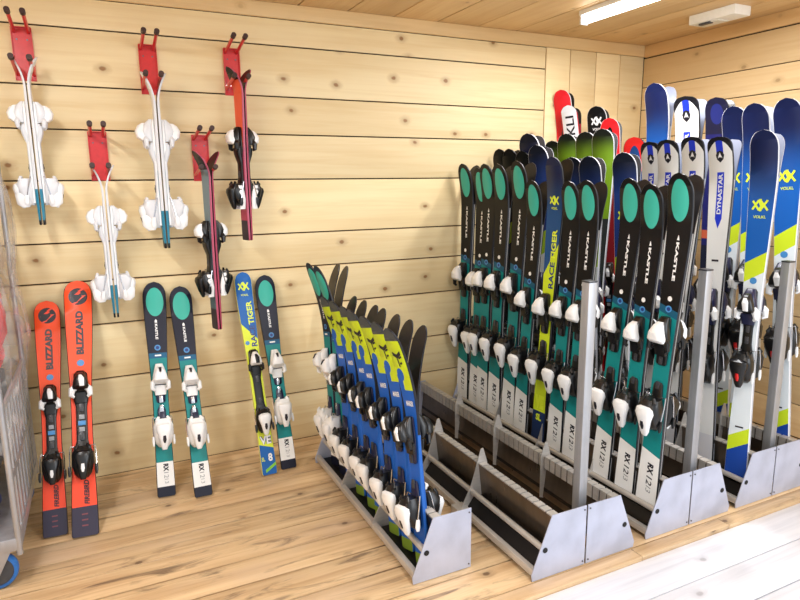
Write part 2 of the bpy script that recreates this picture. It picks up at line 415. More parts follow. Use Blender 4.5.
def lay_text(bm, k, txt, p0, p1, width, xc=0, mode='up', bold=0, shear=0, mat=0, eps=.0009):
    """between fractions p0 and p1 of the length; width = letter height across the ski"""
    vs, fs, tw, th = text_geo(txt, bold, shear); L = k['L']; ln = (p1 - p0) * L
    out = []
    for x, y in vs:
        a = x / tw; b = y / th * width
        if mode == 'up': out.append((xc - b, p0 * L + a * ln))
        elif mode == 'down': out.append((xc + b, p1 * L - a * ln))
        else: out.append((xc + (a - .5) * width, (p0 + p1) / 2 * L + y / th * (p1 - p0) * L))
    lay(bm, k, out, fs, eps, mat)
def lay_disc(bm, k, xc, p, r, mat=0, eps=.0007, sy=1, n=24):
    z = p * k['L']; vs = [(xc + r * math.cos(2 * PI * i / n), z + r * sy * math.sin(2 * PI * i / n)) for i in range(n)]
    lay(bm, k, vs, [tuple(range(n))], eps, mat)
def lay_poly(bm, k, xc, p, pts, mat=0, eps=.0012):
    z = p * k['L']; lay(bm, k, [(xc + a, z + b) for a, b in pts], [tuple(range(len(pts)))], eps, mat)
def lay_strokes(bm, k, xc, p, segs, wd, mat=0, eps=.0012):
    for i, (a, b, c, d) in enumerate(segs):
        v = Vector((c - a, d - b)); nn = Vector((-v.y, v.x)).normalized() * wd / 2; z = p * k['L']
        q = [(a + nn.x, b + nn.y), (c + nn.x, d + nn.y), (c - nn.x, d - nn.y), (a - nn.x, b - nn.y)]
        lay(bm, k, [(xc + x, z + y) for x, y in q], [(0, 1, 2, 3)], eps + i * .00005, mat)
def vlogo(bm, k, p, s, mat=0):
    segs = [(-1, .6, -.15, -.7), (-.15, -.7, .25, .25), (-1, -.6, -.25, .7), (-.25, .7, .15, -.25), (-.15 + .2, -.65, .85, .7), (.0, .6, .95, -.7), (-.25, .7, .1, .72), (-.15, -.7, .15, -.68)]
    lay_strokes(bm, k, 0, p, [tuple(c * s for c in q) for q in segs], s * .27, mat)
def marks(kn):
    """list of (part name, mesh)"""
    k = KIND[kn]; out = []
    def add(nm, fn, mats):
        bm = bmesh.new(); fn(bm); out.append((nm, finish(bm, nm, mats, False)))
    if kn == 'kastle':
        def f(bm):
            lay_text(bm, k, 'KASTLE', .70, .81, .0145, .004, 'down', .045)
            lay_poly(bm, k, .004, .817, [(-.006, -.002), (.006, -.002), (.003, .012), (0, .022), (-.003, .012)])
            lay_disc(bm, k, .0, .648, .0105, 0, sy=1.1)
        add('lettering', f, W_)
        add('model_lettering', lambda bm: (lay_text(bm, k, 'RX', .104, .142, .031, .008, 'down', .05, .2, 0), lay_text(bm, k, '12', .070, .099, .030, .008, 'down', .012, .2, 0), lay_text(bm, k, 'I3', .045, .067, .026, .008, 'down', .0, .2, 1)), [DK, GY])
        def g(bm): lay_disc(bm, k, 0, .618, .0155, 0); lay_disc(bm, k, 0, .618, .009, 1, .0011); lay_poly(bm, k, -.004, .375, [(-.016, -.004), (.016, -.004), (.016, .004), (-.016, .004)], 0)
        add('sticker', g, [BL, BLD])
    if kn in ('kastle_kid', 'tealtip'):
        def f(bm):
            lay_text(bm, k, 'KASTLE', .725, .80, .013, 0, 'down', .04)
            lay_poly(bm, k, 0, .805, [(-.006, 0), (.006, 0), (.006, .012), (0, .02), (-.006, .012)])
            lay_poly(bm, k, 0, .648, [(-.016, -.004), (.016, -.004), (.016, .004), (-.016, .004)])
        add('lettering', f, W_)
        add('model_lettering', lambda bm: (lay_text(bm, k, 'RX', .112, .146, .025, .004, 'down', .05, 0, 0), lay_text(bm, k, '12', .082, .108, .022, .004, 'down', 0, 0, 1), lay_text(bm, k, '13', .058, .078, .018, .004, 'down', -.005, 0, 1)), [DK, GY])
        def g(bm): lay_disc(bm, k, 0, .685, .0155, 0); lay_disc(bm, k, 0, .685, .009, 1, .0011)
        add('sticker', g, [BL, BLD])
    if kn == 'blizzard':
        def f(bm):
            lay_disc(bm, k, 0, .935, .0405, 0)
            lay_poly(bm, k, 0, .935, [(-.034, -.006), (.006, .028), (.013, .017), (-.006, .003), (.034, .006), (-.006, -.028), (-.013, -.017), (.006, -.003)], 1)
            lay_strokes(bm, k, 0, .935, [(.002, .024, .026, .038), (-.002, -.024, -.026, -.038)], .008, 1)
        add('logo', f, [DK, RE])
        add('lettering', lambda bm: lay_text(bm, k, 'BLIZZARD', .69, .875, .032, .002, 'up', .055), DK)
        add('tail_lettering', lambda bm: lay_text(bm, k, 'FIREBIRD', .112, .20, .020, .010, 'up', .04, .2), DK)
        def g(bm): lay_disc(bm, k, .002, .655, .0155, 0)
        add('sticker', g, [BL])
        def h(bm):
            for i in range(3): lay_poly(bm, k, 0, .038 + .02 * i, [(-.012, -.003), (.012, -.003), (.012, .003), (-.012, .003)], 0)
        add('tail_print', h, [plain('faint_red_print', lin(120, 60, 70), .4)])
    if kn == 'race':
        add('logo', lambda bm: vlogo(bm, k, .93, .030), YE)
        add('brand_lettering', lambda bm: lay_text(bm, k, 'VOLKL', .882, .892, .042, 0, 'flat', .02), YE)
        add('size_lettering', lambda bm: lay_text(bm, k, 'SL', .066, .085, .018, -.026, 'flat', .02), YE)
        add('lettering', lambda bm: (lay_text(bm, k, 'RACE', .625, .73, .032, .016, 'up', .03, 0, 0), lay_text(bm, k, 'TIGER', .735, .855, .032, .016, 'up', .03, 0, 1)), [BLD, YE])
        def g(bm): lay_text(bm, k, '8', .062, .100, .024, .014, 'flat', .04, 0, 0); lay_text(bm, k, 'VE', .145, .185, .066, 0, 'flat', .09, 0, 1, .0007); lay_text(bm, k, 'VE', .145, .185, .062, 0, 'flat', .03, 0, 0, .0013)
        add('tail_print', g, [W_, BLD])
        add('sticker', lambda bm: lay_disc(bm, k, -.022, .645, .012), [BL])
    if kn == 'race_long':
        add('logo', lambda bm: vlogo(bm, k, .86, .030), YE)
        add('brand_lettering', lambda bm: lay_text(bm, k, 'VOLKL', .83, .838, .042, 0, 'flat', .02), YE)
        add('tail_lettering', lambda bm: lay_text(bm, k, 'VE', .13, .18, .066, 0, 'flat', .09), YE)
        add('size_lettering', lambda bm: lay_text(bm, k, 'SL', .085, .11, .04, 0, 'flat', .05), YE)
        add('lettering', lambda bm: (lay_text(bm, k, 'RACE', .565, .655, .034, .016, 'up', .03, 0, 1), lay_text(bm, k, 'TIGER', .66, .765, .034, .016, 'up', .03, 0, 0)), [YE, BLD])
    if kn == 'volkl':
        add('logo', lambda bm: vlogo(bm, k, .80, .036), YE)
        add('brand_lettering', lambda bm: lay_text(bm, k, 'VOLKL', .764, .772, .058, 0, 'flat', .02), YE)
        add('sticker', lambda bm: lay_disc(bm, k, 0, .590, .0165, 0), BL)
        add('model_print', lambda bm: lay_poly(bm, k, 0, .16, [(-.02, -.004), (.02, -.004), (.02, .004), (-.02, .004)], 0), DK)
    if kn == 'dynastar':
        def f(bm):
            lay_poly(bm, k, 0, .945, [(-.021, .006), (-.014, .022), (0, .028), (.014, .022), (.021, .006), (.016, -.014), (0, -.030), (-.016, -.014)], 0)
            lay_poly(bm, k, 0, .945, [(0, .020), (.012, -.010), (.004, -.003), (0, -.006), (-.004, -.003), (-.012, -.010)], 1, .0018)
            lay_poly(bm, k, 0, .64, [(-.018, -.005), (.018, -.005), (.018, .005), (-.018, .005)], 0)
        add('logo', f, [DK, W_])
        add('lettering', lambda bm: lay_text(bm, k, 'DYNASTAR', .778, .895, .021, 0, 'up', .03), W_)
    if kn in ('navy',):
        add('logo', lambda bm: vlogo(bm, k, .80, .034), YE)
    if kn == 'black':
        add('logo', lambda bm: vlogo(bm, k, .86, .034), plain('olive_print', lin(120, 130, 40), .4))
    if kn == 'blackw':
        add('logo', lambda bm: vlogo(bm, k, .952, .034), W_)
        add('lettering', lambda bm: lay_text(bm, k, 'VOLKL', .922, .930, .06, 0, 'flat', .03), W_)
    if kn == 'whiteski':
        add('lettering', lambda bm: lay_text(bm, k, 'STOCKLI', .77, .965, .056, 0, 'up', .02), DK)
    if kn == 'red':
        add('lettering', lambda bm: lay_text(bm, k, 'STOCKLI', .76, .935, .03, .02, 'up', .02), DK)
    if kn == 'marker':
        add('lettering', lambda bm: lay_text(bm, k, 'MARKER', .668, .69, .05, .005, 'flat', .03), W_)
        def g(bm):
            lay_strokes(bm, k, .002, .865, [(-.030, .022, -.004, .010), (-.004, .010, .030, .026), (-.004, .010, -.002, -.030), (-.03, .03, .0, .018), (.0, .018, .03, .034), (.006, .006, .03, .014), (.006, -.018, .022, -.012)], .008, 0)
        add('pattern', g, [DK])
    return out

# ---- bindings
BS = { # toe base, toe cap, heel base, lever, plate, scale, accents
 'rental': (K_, W_, K_, W_, K_, 1.22, GR), 'white': (W_, W_, W_, W_, N_, 1.12, N_), 'whitebig': (W_SHADE, W_, W_SHADE, W_, W_, 1.0, GR),
 'black': (K_, K_, K_, K_, K_, 1.02, W_), 'mixed': (K_, W_, K_, W_, K_, 1.0, BLD), 'navy': (N_, K_, K_, K_, K_, 1.25, RD),
 'rack': (K_, K_, K_, W_, N_, 1.05, CH), 'hangblack': (K_, W_, K_, K_, K_, 1.0, W_)}
def binding(kn):
    k = KIND[kn]; L = k['L']; tb, tc, hb, lv, pl, s, ac = BS[k['bs']]; zt = k['toe'] * L; zh = k['heel'] * L; h = .012; out = []
    style = k['bs']
    gapped = style in ('rental', 'white', 'rack')
    if gapped:
        for a_, b_ in ((zh - .055 * s, min(zh + .125 * s, (zh + zt) / 2 - .012)), (max(zt - .125 * s, (zh + zt) / 2 + .012), zt + .062 * s)):
            bm = bmesh.new(); wm = .026 if style != 'white' else .022
            loft(bm, [(a_, 0, h, h + .006, .016), (a_ + .008, 0, h - .001, h + .012, wm), ((a_ + b_) / 2, 0, h - .001, h + .014, wm + .003), (b_ - .010, 0, h - .001, h + .012, wm - .003), (b_, 0, h, h + .006, .014)], 14, 3)
            out.append(('mounting_plate', finish(bm, 'mounting_plate', pl), None))
    else:
        bm = bmesh.new()
        loft(bm, [(zh - .055 * s, 0, h, h + .006, .022), (zh - .05 * s, 0, h - .001, h + .012, .03), (zh + .06 * s, 0, h - .001, h + .014, .032), (zh + .10 * s, 0, h - .001, h + .010, .023), (zt - .10 * s, 0, h - .001, h + .010, .023), (zt - .06 * s, 0, h - .001, h + .014, .032), (zt + .05 * s, 0, h - .001, h + .012, .028), (zt + .062 * s, 0, h, h + .006, .018)], 14, 4)
        out.append(('mounting_plate', finish(bm, 'mounting_plate', pl), None))
    if style == 'black':
        zm = (zh + zt) / 2
        for q, (c_, mt) in enumerate(((-.028, GY), (0, BL), (.028, GY))):
            bm = bmesh.new(); box(bm, -.011 - (.004 if q == 1 else 0), .011 + (.004 if q == 1 else 0), -h - .0135, -h - .008, zm + c_ - .010, zm + c_ + .010, .001)
            out.append(('plate_sticker', finish(bm, 'plate_sticker', mt), 'mounting_plate'))
    for zc in (zh + .115 * s, zt - .105 * s):   # slotted tracks with a screw between toe and heel
        bm = bmesh.new(); box(bm, -.009, .009, -h - .016, -h - .009, zc - .018, zc + .018, .002)
        tube(bm, [(0, -h - .013, zc), (0, -h - .018, zc)], .006, 10)
        out.append(('track', finish(bm, 'track', GR if style != 'white' else CH), 'mounting_plate'))
    # toe piece
    bm = bmesh.new()
    loft(bm, [(zt - .035 * s, 0, h + .01, h + .030 * s, .030 * s), (zt - .02 * s, 0, h + .008, h + .048 * s, .034 * s), (zt + .01 * s, 0, h + .006, h + .058 * s, .030 * s), (zt + .04 * s, 0, h + .004, h + .045 * s, .022 * s), (zt + .062 * s, 0, h + .004, h + .022 * s, .016 * s)], 16, 3)
    loft(bm, [(zt - .085 * s, 0, h + .008, h + .020 * s, .024 * s), (zt - .04 * s, 0, h + .008, h + .026 * s, .030 * s)], 14, 4)
    out.append(('toe_piece', finish(bm, 'toe_piece', tb), None))
    for sx in (-1, 1):   # jaws that hold the boot toe
        bm = bmesh.new(); jw = 1.25 if style in ('black', 'hangblack', 'navy') else 1
        tube(bm, [(sx * .014 * s, -h - .035 * s, zt - .01 * s), (sx * .034 * s, -h - .040 * s, zt - .03 * s), (sx * .037 * s, -h - .038 * s, zt - .055 * s), (sx * .026 * s, -h - .034 * s, zt - .062 * s)], [.012 * s * jw, .012 * s * jw, .009 * s * jw, .006 * s], 8)
        out.append(('toe_jaw', finish(bm, 'toe_jaw', W_ if style in ('black', 'navy', 'white') else tb), 'toe_piece'))
    bm = bmesh.new()
    loft(bm, [(zt - .030 * s, 0, h + .034 * s, h + .060 * s, .030 * s), (zt - .018 * s, 0, h + .034 * s, h + .076 * s, .033 * s), (zt + .010 * s, 0, h + .034 * s, h + .082 * s, .027 * s), (zt + .034 * s, 0, h + .030 * s, h + .070 * s, .017 * s), (zt + .046 * s, 0, h + .030 * s, h + .052 * s, .010 * s)], 18, 2.8)
    out.append(('toe_cover', finish(bm, 'toe_cover', tc), 'toe_piece'))
    if style in ('rack', 'black', 'navy', 'mixed'):
        bm = bmesh.new()
        loft(bm, [(zt - .022 * s, .006 * s, h + .07 * s, h + .079 * s, .010 * s), (zt + .012 * s, .004 * s, h + .076 * s, h + .085 * s, .012 * s), (zt + .030 * s, 0, h + .066 * s, h + .075 * s, .006 * s)], 12, 2.5)
        out.append(('toe_trim', finish(bm, 'toe_trim', W_ if style != 'mixed' else K_), 'toe_piece'))
    if style == 'white':
        bm = bmesh.new(); loft(bm, [(zt + .018 * s, 0, h + .078 * s, h + .0835 * s, .004 * s), (zt + .04 * s, 0, h + .060 * s, h + .071 * s, .007 * s)], 10, 2.5)
        out.append(('release_window', finish(bm, 'release_window', DK), 'toe_piece'))
    # heel piece
    bm = bmesh.new()
    loft(bm, [(zh - .062 * s, 0, h + .004, h + .020 * s, .020 * s), (zh - .045 * s, 0, h + .004, h + .046 * s, .034 * s), (zh - .005 * s, 0, h + .004, h + .068 * s, .043 * s), (zh + .035 * s, 0, h + .004, h + .080 * s, .043 * s), (zh + .066 * s, 0, h + .004, h + .062 * s, .031 * s)], 16, 3.2)
    for sx in (-1, 1):
        tube(bm, [(sx * .018 * s, -h - .052 * s, zh + .03 * s), (sx * .026 * s, -h - .058 * s, zh + .062 * s), (sx * .018 * s, -h - .054 * s, zh + .075 * s)], [.012 * s, .009 * s, .006 * s], 8)
    out.append(('heel_piece', finish(bm, 'heel_piece', hb), None))
    bm = bmesh.new(); lw = 1.3 if style == 'rack' else 1.06
    loft(bm, [(z_, x_, a_, b_, c_ * lw) for z_, x_, a_, b_, c_ in [(zh - .075 * s, 0, h + .050 * s, h + .062 * s, .009 * s), (zh - .060 * s, 0, h + .046 * s, h + .070 * s, .015 * s), (zh - .02 * s, 0, h + .050 * s, h + .084 * s, .022 * s), (zh + .018 * s, 0, h + .052 * s, h + .094 * s, .033 * s), (zh + .036 * s, 0, h + .052 * s, h + .090 * s, .031 * s), (zh + .044 * s, 0, h + .058 * s, h + .080 * s, .018 * s)]], 18, 2.6)
    out.append(('heel_lever', finish(bm, 'heel_lever', lv), 'heel_piece'))
    bm = bmesh.new()
    loft(bm, [(zh - .045 * s, 0, h + .070 * s, h + .0785 * s, .004 * s), (zh - .03 * s, 0, h + .076 * s, h + .0835 * s, .008 * s), (zh - .012 * s, 0, h + .082 * s, h + .0885 * s, .006 * s)], 10, 2.3)
    out.append(('lever_slot', finish(bm, 'lever_slot', {'navy': RD, 'black': W_, 'hangblack': K_}.get(style, DK)), 'heel_piece'))
    # brakes, one each side
    for sx in (-1, 1):
        bm = bmesh.new(); wx = max(k['w'][1] / 2 + .006, .04)
        tube(bm, [(sx * .02, -h - .012, zh + .07 * s), (sx * wx, -h - .014, zh + .075 * s), (sx * (wx + .003), -h - .022, zh + .04 * s), (sx * (wx + .003), -h - .034, zh - .015 * s)], .0028, 6)
        out.append(('brake_arm', finish(bm, 'brake_arm', CH), None))
        bm = bmesh.new()
        loft(bm, [(zh - .055 * s, sx * (wx + .004), h + .030, h + .044, .004), (zh - .04 * s, sx * (wx + .004), h + .026, h + .048, .007), (zh - .012 * s, sx * (wx + .004), h + .026, h + .042, .006)], 10, 2.6)
        out.append(('brake_tip', finish(bm, 'brake_tip', W_ if style in ('white', 'whitebig', 'rack', 'navy') else K_), 'brake_arm'))
    if style == 'whitebig' or style == 'hangblack':
        # rails that raise the boot of the small hanging skis
        bm = bmesh.new()
        loft(bm, [(zh + .05, 0, h, h + .022, .03), (zh + .10, 0, h, h + .014, .022), (zt - .13, 0, h, h + .014, .022), (zt - .085, 0, h, h + .030, .028), (zt - .05, 0, h, h + .034, .03)], 12, 4)
        out.append(('boot_rest', finish(bm, 'boot_rest', tb), None))
        if True:
            for sx in (-1, 1):
                bm = bmesh.new()
                if style == 'whitebig':
                    loft(bm, [(zh - .07, sx * .024, h + .03, h + .062, .011), (zh - .055, sx * .026, h + .02, h + .080, .013), (zh - .01, sx * .026, h + .02, h + .086, .013), (zh + .0, sx * .026, h + .02, h + .060, .012), (zh + .045, sx * .028, h + .02, h + .052, .010)], 12, 3.4)
                else:
                    loft(bm, [(zh - .075, sx * .030, h + .006, h + .040, .008), (zh - .02, sx * .034, h + .004, h + .030, .009), (zh + .02, sx * .034, h + .010, h + .050, .010), (zh + .055, sx * .032, h + .02, h + .044, .008)], 12, 3)
                out.append(('heel_cheek', finish(bm, 'heel_cheek', W_), 'heel_piece'))
    return out
_PROTO = {}
def proto(kn):
    if kn not in _PROTO:
        _PROTO[kn] = (body_mesh(kn), marks(kn), binding(kn))
    return _PROTO[kn]
def ski(kn, tail, axis_tip, N, label, group=None, length=None):
    """tail: bottom of the ski; axis_tip: point above it on the base line; N: way the top faces"""
    tail = Vector(tail); Z = (Vector(axis_tip) - tail); ln = Z.length; Z.normalize(); N = Vector(N)
    Y = -(N - N.dot(Z) * Z).normalized(); X = Y.cross(Z)
    sc = (length or ln) / KIND[kn]['L']
    root = empty('ski')
    R = Matrix((X, Y, Z)).transposed().to_4x4()
    root.matrix_world = Matrix.Translation(tail) @ R @ Matrix.Scale(sc, 4)
    tag(root, label, 'ski', group)
    b, mk, bd = proto(kn)
    bo = link('ski_body', b, root)
    for nm, me in mk: link(nm, me, bo)
    named = {}; last = None
    for nm, me, par in bd:
        p = root if par is None else (last if par == 'brake_arm' else named[par])
        o = link(nm, me, p)
        if nm == 'brake_arm': last = o
        if par is None: named[nm] = o
    return root

# ------------------------------------------------------------------ the room
X0, X1, YB, YF, ZC = -1.5, 3.824, 3.64, .2, 2.585
def slab(name, boxes, mats, bev=.0025):
    bm = bmesh.new()
    for b in boxes:
        box(bm, *b[:6], bev=(b[7] if len(b) > 7 else bev), mat=b[6] if len(b) > 6 else 0)
    return tag(link(name, finish(bm, name, mats, True, 30)), kind='structure')
g = .0055
zs = [0, .304, .557, .861, 1.099, 1.305, 1.622, 1.875, 2.086, 2.362, 2.507]
bx = [(X0, 3.9, YB + .012, YB + .05, -.02, ZC + .02, 1, 0)]
cuts = {0: [1.9], 1: [.75, 2.6], 2: [1.6], 3: [2.3], 4: [1.45]}
for i, (a, b) in enumerate(zip(zs, zs[1:])):
    xe = 2.897 if i >= 6 else 3.822
    xs = [X0] + (cuts.get(i, []) if False else []) + [xe]
    for xa, xb in zip(xs, xs[1:]):
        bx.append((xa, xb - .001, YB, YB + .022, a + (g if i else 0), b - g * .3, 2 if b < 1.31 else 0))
vx = [2.9, 3.115, 3.353, 3.585, 3.822]
for a, b in zip(vx, vx[1:]): bx.append((a + g / 2, b - g / 2, YB - .002, YB + .022, 1.625, 2.507, 3))
slab('wall_back', bx, [M_wall, M_gap, M_wall_low, M_wallv])
bx = [(X1 + .012, X1 + .05, YF, YB, -.02, ZC + .02, 1, 0)]
zr = [0, .21, .39, .568, .76, .96, 1.176, 1.325, 1.516, 1.7, 1.91, 2.12, 2.284, 2.495]
for a, b in zip(zr, zr[1:]): bx.append((X1, X1 + .022, YF, YB - .002, a + g, b, 0))
slab('wall_right', bx, [M_wallr, M_gap])
bx = [(X0, 3.9, YF, YB + .05, ZC + .015, ZC + .05, 1, 0)]
x = X1
while x > X0:
    bx.append((max(X0, x - .298) + g * 1.2, x, YF, YB, ZC, ZC + .02, 0)); x -= .3
x_shift = 0
slab('ceiling', bx, [M_ceil, M_gap])
bx = [(X0, X1, YB - .022, YB, 2.507, ZC, 0)]
slab('trim_1', bx, [M_trimx], .004)
slab('trim_2', [(X1 - .022, X1, YF, YB - .022, 2.5, ZC, 0)], [M_trimy], .004)
ys = [1.80]
while ys[-1] < YB - .02: ys.append(min(YB, ys[-1] + .1715))
bx = [(X0, X1, 1.80, YB, -.04, -.014, 1, 0)]
random.seed(3)
for a, b in zip(ys, ys[1:]):
    xa = X0
    while xa < X1 - .05:
        xb = X1
        bx.append((xa + .001, xb - .0008, a + .0042, b - .0038, -.02, 0, 0, .0015)); xa = xb
slab('floor', bx, [M_floor, M_gap])
slab('trim_3', [(X0, .9, 1.735, 1.80, -.03, .0, 0), (.902, 1.99, 1.735, 1.80, -.03, .0, 0), (1.992, 2.55, 1.735, 1.80, -.03, .0, 0), (2.552, X1, 1.735, 1.80, -.03, .0, 0)], [M_floor], .003)
bx = [(X0, X1, YF, 1.735, -.06, -.034, 1, 0)]
y = 1.735
for wdt in (.20, .185, .19, .19, .19, .19, .19, .2):
    bx.append((X0, X1, y - wdt + .003, y - .002, -.04, -.018, 0)); y -= wdt
slab('trim_4', bx, [M_floorw, plain('grey_gap', lin(70, 68, 70), .9)], .002)
slab('wall_left', [(X0 - .04, X0, YF, YB, -.02, ZC, 0)], [M_wallr], 0)

# ------------------------------------------------------------------ lamps on the ceiling
def emis(name, col, st):
    m, nt, b = base_mat(name); b.inputs['Emission Color'].default_value = (*col, 1); b.inputs['Emission Strength'].default_value = st
    b.inputs['Base Color'].default_value = (.9, .9, .9, 1); return m
M_tube = emis('lit_tube', (1, .97, .92), 7)
def batten(x, y0, y1, label):
    r = empty('ceiling_lamp', (x, (y0 + y1) / 2, ZC)); hy = (y1 - y0) / 2
    tag(r, label, 'lamp', 'fluorescent ceiling lamps')
    bm = bmesh.new(); box(bm, -.035, .035, -hy, hy, -.028, 0, .004)
    link('lamp_housing', finish(bm, 'lamp_housing', W_), r)
    bm = bmesh.new(); tube(bm, [(0, -hy + .012, -.052), (0, hy - .012, -.052)], .024, 14)
    link('lamp_tube', finish(bm, 'lamp_tube', M_tube), r)
    bm = bmesh.new()
    bm.free()
    for s in (-1, 1):
        bm = bmesh.new(); box(bm, -.028, .028, s * hy - (.014 if s > 0 else 0), s * hy + (0 if s > 0 else .014), -.078, -.02, .004)
        link('end_cap', finish(bm, 'end_cap', W_), r)
batten(2.705, 1.85, 3.06, 'lit white fluorescent lamp on the boarded ceiling, in view at the top')
batten(-.55, 1.4, 2.6, 'lit white fluorescent lamp on the ceiling above the wrapped trolley')
r = empty('emergency_light', (3.45, 2.725, ZC)); tag(r, 'white box-shaped emergency light on the ceiling near the right wall', 'emergency light')
bm = bmesh.new(); box(bm, -.07, .07, -.155, .155, -.055, 0, .006); link('light_housing', finish(bm, 'light_housing', plain('cream_plastic', lin(242, 240, 232), .4, noise=.01)), r)
bm = bmesh.new(); box(bm, -.045, .045, -.03, .13, -.060, -.054, .003); link('diffuser', finish(bm, 'diffuser', plain('diffuser_plastic', lin(225, 222, 210), .3, noise=.01)), r)
bm = bmesh.new(); box(bm, -.05, -.02, .02, .10, -.066, -.054, .003); link('test_panel', finish(bm, 'test_panel', GR), r)

# ------------------------------------------------------------------ racks
def rack(x_back, y0, y1, side, divs, tray_z, label, teeth=True):
    """side=-1 opens to the left, +1 to the right; x_back is the upright rear face"""
    r = empty('ski_rack', (x_back, y0, 0)); tag(r, label, 'ski rack', 'low steel ski racks'); s = side; L = y1 - y0
    out = [(0, .003), (.272, .003), (.276, .03), (.180, .272), (0, .272)]
    for yy in (0, L - .004):
        bm = bmesh.new(); extrude_poly(bm, [(s * (a + .0015), b) for a, b in out], 'y', yy, yy + .004)
        p = link('end_plate', finish(bm, 'end_plate', M_plate, False), r)
        if yy == 0:
            bm = bmesh.new(); tube(bm, [(s * .213, .001, .127), (s * .213, -.0025, .127)], .0115, 16); link('hole', finish(bm, 'hole', M_dark), p)
            for (a, b) in ((.012, .255), (.012, .02)):
                bm = bmesh.new(); tube(bm, [(s * a, .001, b), (s * a, -.003, b)], .0035, 10); link('screw', finish(bm, 'screw', M_screw), p)
    bm = bmesh.new(); tube(bm, [(s * .213, .004, .127), (s * .213, L - .005, .127)], .0135, 14); link('support_rod', finish(bm, 'support_rod', M_rail), r)
    bm = bmesh.new(); box(bm, *sorted((s * .246, s * .270)), .004, L - .005, .02, .052, .004); link('bottom_rail', finish(bm, 'bottom_rail', M_rail), r)
    # slotted top rail: base strip with raised lands between the slots
    bm = bmesh.new(); box(bm, *sorted((s * .150, s * .178)), .004, L - .005, .255, .260, .001)
    link('rail_core', finish(bm, 'rail_core', M_panel, False), r); bm = bmesh.new(); box(bm, *sorted((s * .147, s * .150)), .004, L - .005, .208, .260, .001)
    link('rail_core', finish(bm, 'rail_core', M_panel, False), r)
    n = int(L / .042); st = (L - .012) / n; bm = bmesh.new()
    for i in range(n):
        a = .008 + i * st
        extrude_poly(bm, [(s * .1805, .268), (s * .143, .268), (s * .143, .206), (s * .148, .206), (s * .148, .262), (s * .1805, .262)], 'y', a, a + st * .80)
    link('slotted_rail', finish(bm, 'slotted_rail', M_rail, False), r)
    bm = bmesh.new(); extrude_poly(bm, [(s * .176, .254), (s * .172, .254), (s * .148, .05), (s * .152, .05)], 'y', .004, L - .005)
    link('back_panel', finish(bm, 'back_panel', M_panel, False), r)
    bm = bmesh.new(); extrude_poly(bm, [(s * .152, tray_z - .002), (s * .203, tray_z - .002), (s * .250, min(tray_z - .003, .036)), (s * .250, .012), (s * .15, .012)], 'y', .004, L - .005); link('tray', finish(bm, 'tray', M_tray, False), r)  # tray for the tails; its dark slope also stands in for the shaded void
    bm = bmesh.new(); box(bm, *sorted((s * .004, s * .03)), .004, L - .005, .02, .05, .003); link('rear_rail', finish(bm, 'rear_rail', M_rail), r)
    for d in divs:
        bm = bmesh.new()
        extrude_poly(bm, [(s * a, b) for a, b in [(.268, .02), (.274, .05), (.222, .15), (.196, .23), (.166, .335), (.152, .338), (.128, .262), (.13, .05), (.2, .02)]], 'y', d, d + .004)
        link('divider', finish(bm, 'divider', M_rail, False), r)
    return r
DV = [.42, .83, 1.24]
rack(1.290, 2.005, 3.25, -1, [.42, .83], .026, 'small steel ski rack standing alone nearest the left, filled with children’s blue and yellow skis')
rack(1.7285, 1.805, 3.58, -1, [.55, .98, 1.4], .10, 'empty left-facing steel rack beside the blue and yellow skis')
rack(1.7345, 1.805, 3.58, 1, [.47, .88, 1.29], .10, 'empty right-facing steel rack in front of the row of black and teal skis')
rack(2.3745, 1.82, 3.58, -1, [.42, .84, 1.26], .10, 'left-facing steel rack holding the long row of black and teal skis')
rack(2.3805, 1.82, 3.58, 1, DV, .10, 'right-facing steel rack behind the black and teal skis, under the middle steel post')
rack(2.9825, 1.82, 3.58, -1, DV, .10, 'left-facing steel rack holding the white and blue skis nearest the right edge')
rack(2.9885, 1.82, 3.58, 1, DV, .10, 'right-facing steel rack at the right edge holding the tall blue skis by the side wall')
rk = bpy.data.objects['ski_rack.001']
bm = bmesh.new()
extrude_poly(bm, [(-.300, 0), (-.235, 0), (-.235, .004), (-.296, .004), (-.296, .05), (-.238, .05), (-.238, .054), (-.300, .054)], 'y', .53, .60)
link('rack_foot', finish(bm, 'rack_foot', M_rail, False), rk)
def post(x, y, label):
    r = empty('steel_post', (x, y, 0)); tag(r, label, 'post', 'square steel posts on the racks')
    bm = bmesh.new(); box(bm, -.0215, .0215, -.0215, .0215, .0, 1.2, .004); link('post_tube', finish(bm, 'post_tube', M_post), r)
    bm = bmesh.new(); box(bm, -.0225, .0225, -.0225, .0225, 1.198, 1.206, .003); link('end_cap', finish(bm, 'end_cap', GR), r)
post(1.758, 1.885, 'square steel post at the front of the empty racks, left of the three posts')
post(2.436, 1.885, 'square steel post in the middle, between the teal skis and a white ski')
post(3.02, 1.885, 'square steel post rightmost of the three, in front of a blue ski')

# ------------------------------------------------------------------ skis in the racks
def yawed(side, deg=8):
    a = math.radians(deg); return Vector((side * math.cos(a), -math.sin(a), 0)) if side < 0 else Vector((math.cos(a), math.sin(a), 0))
def pair(kn, xb, tail, tip, desc, group, z0=.112, yaw=8, splay=.0, gap=.003, kn2=None, lt=None):
    """tail=(y), tip=(x,y,z) of the ski that shows its top; second ski stands base to base behind it"""
    N = yawed(-1, yaw); k = KIND[kn]; T = Vector((xb, tail, z0)); P = Vector(tip)
    curl = k['curl'][0] * (P - T).length / k['L'] + .008
    A = P - N * curl
    ski(kn, T + N * gap, A + N * gap, N, desc[0], group)
    T2 = T - N * gap; A2 = A - N * (gap + splay) + Vector((0, 0, -.006))
    ski(kn2 or kn, T2, A2, -N, desc[1], group)
ordw = ['', 'second', 'third', 'fourth', 'fifth', 'sixth', 'seventh', 'eighth', 'ninth', 'tenth', 'eleventh']
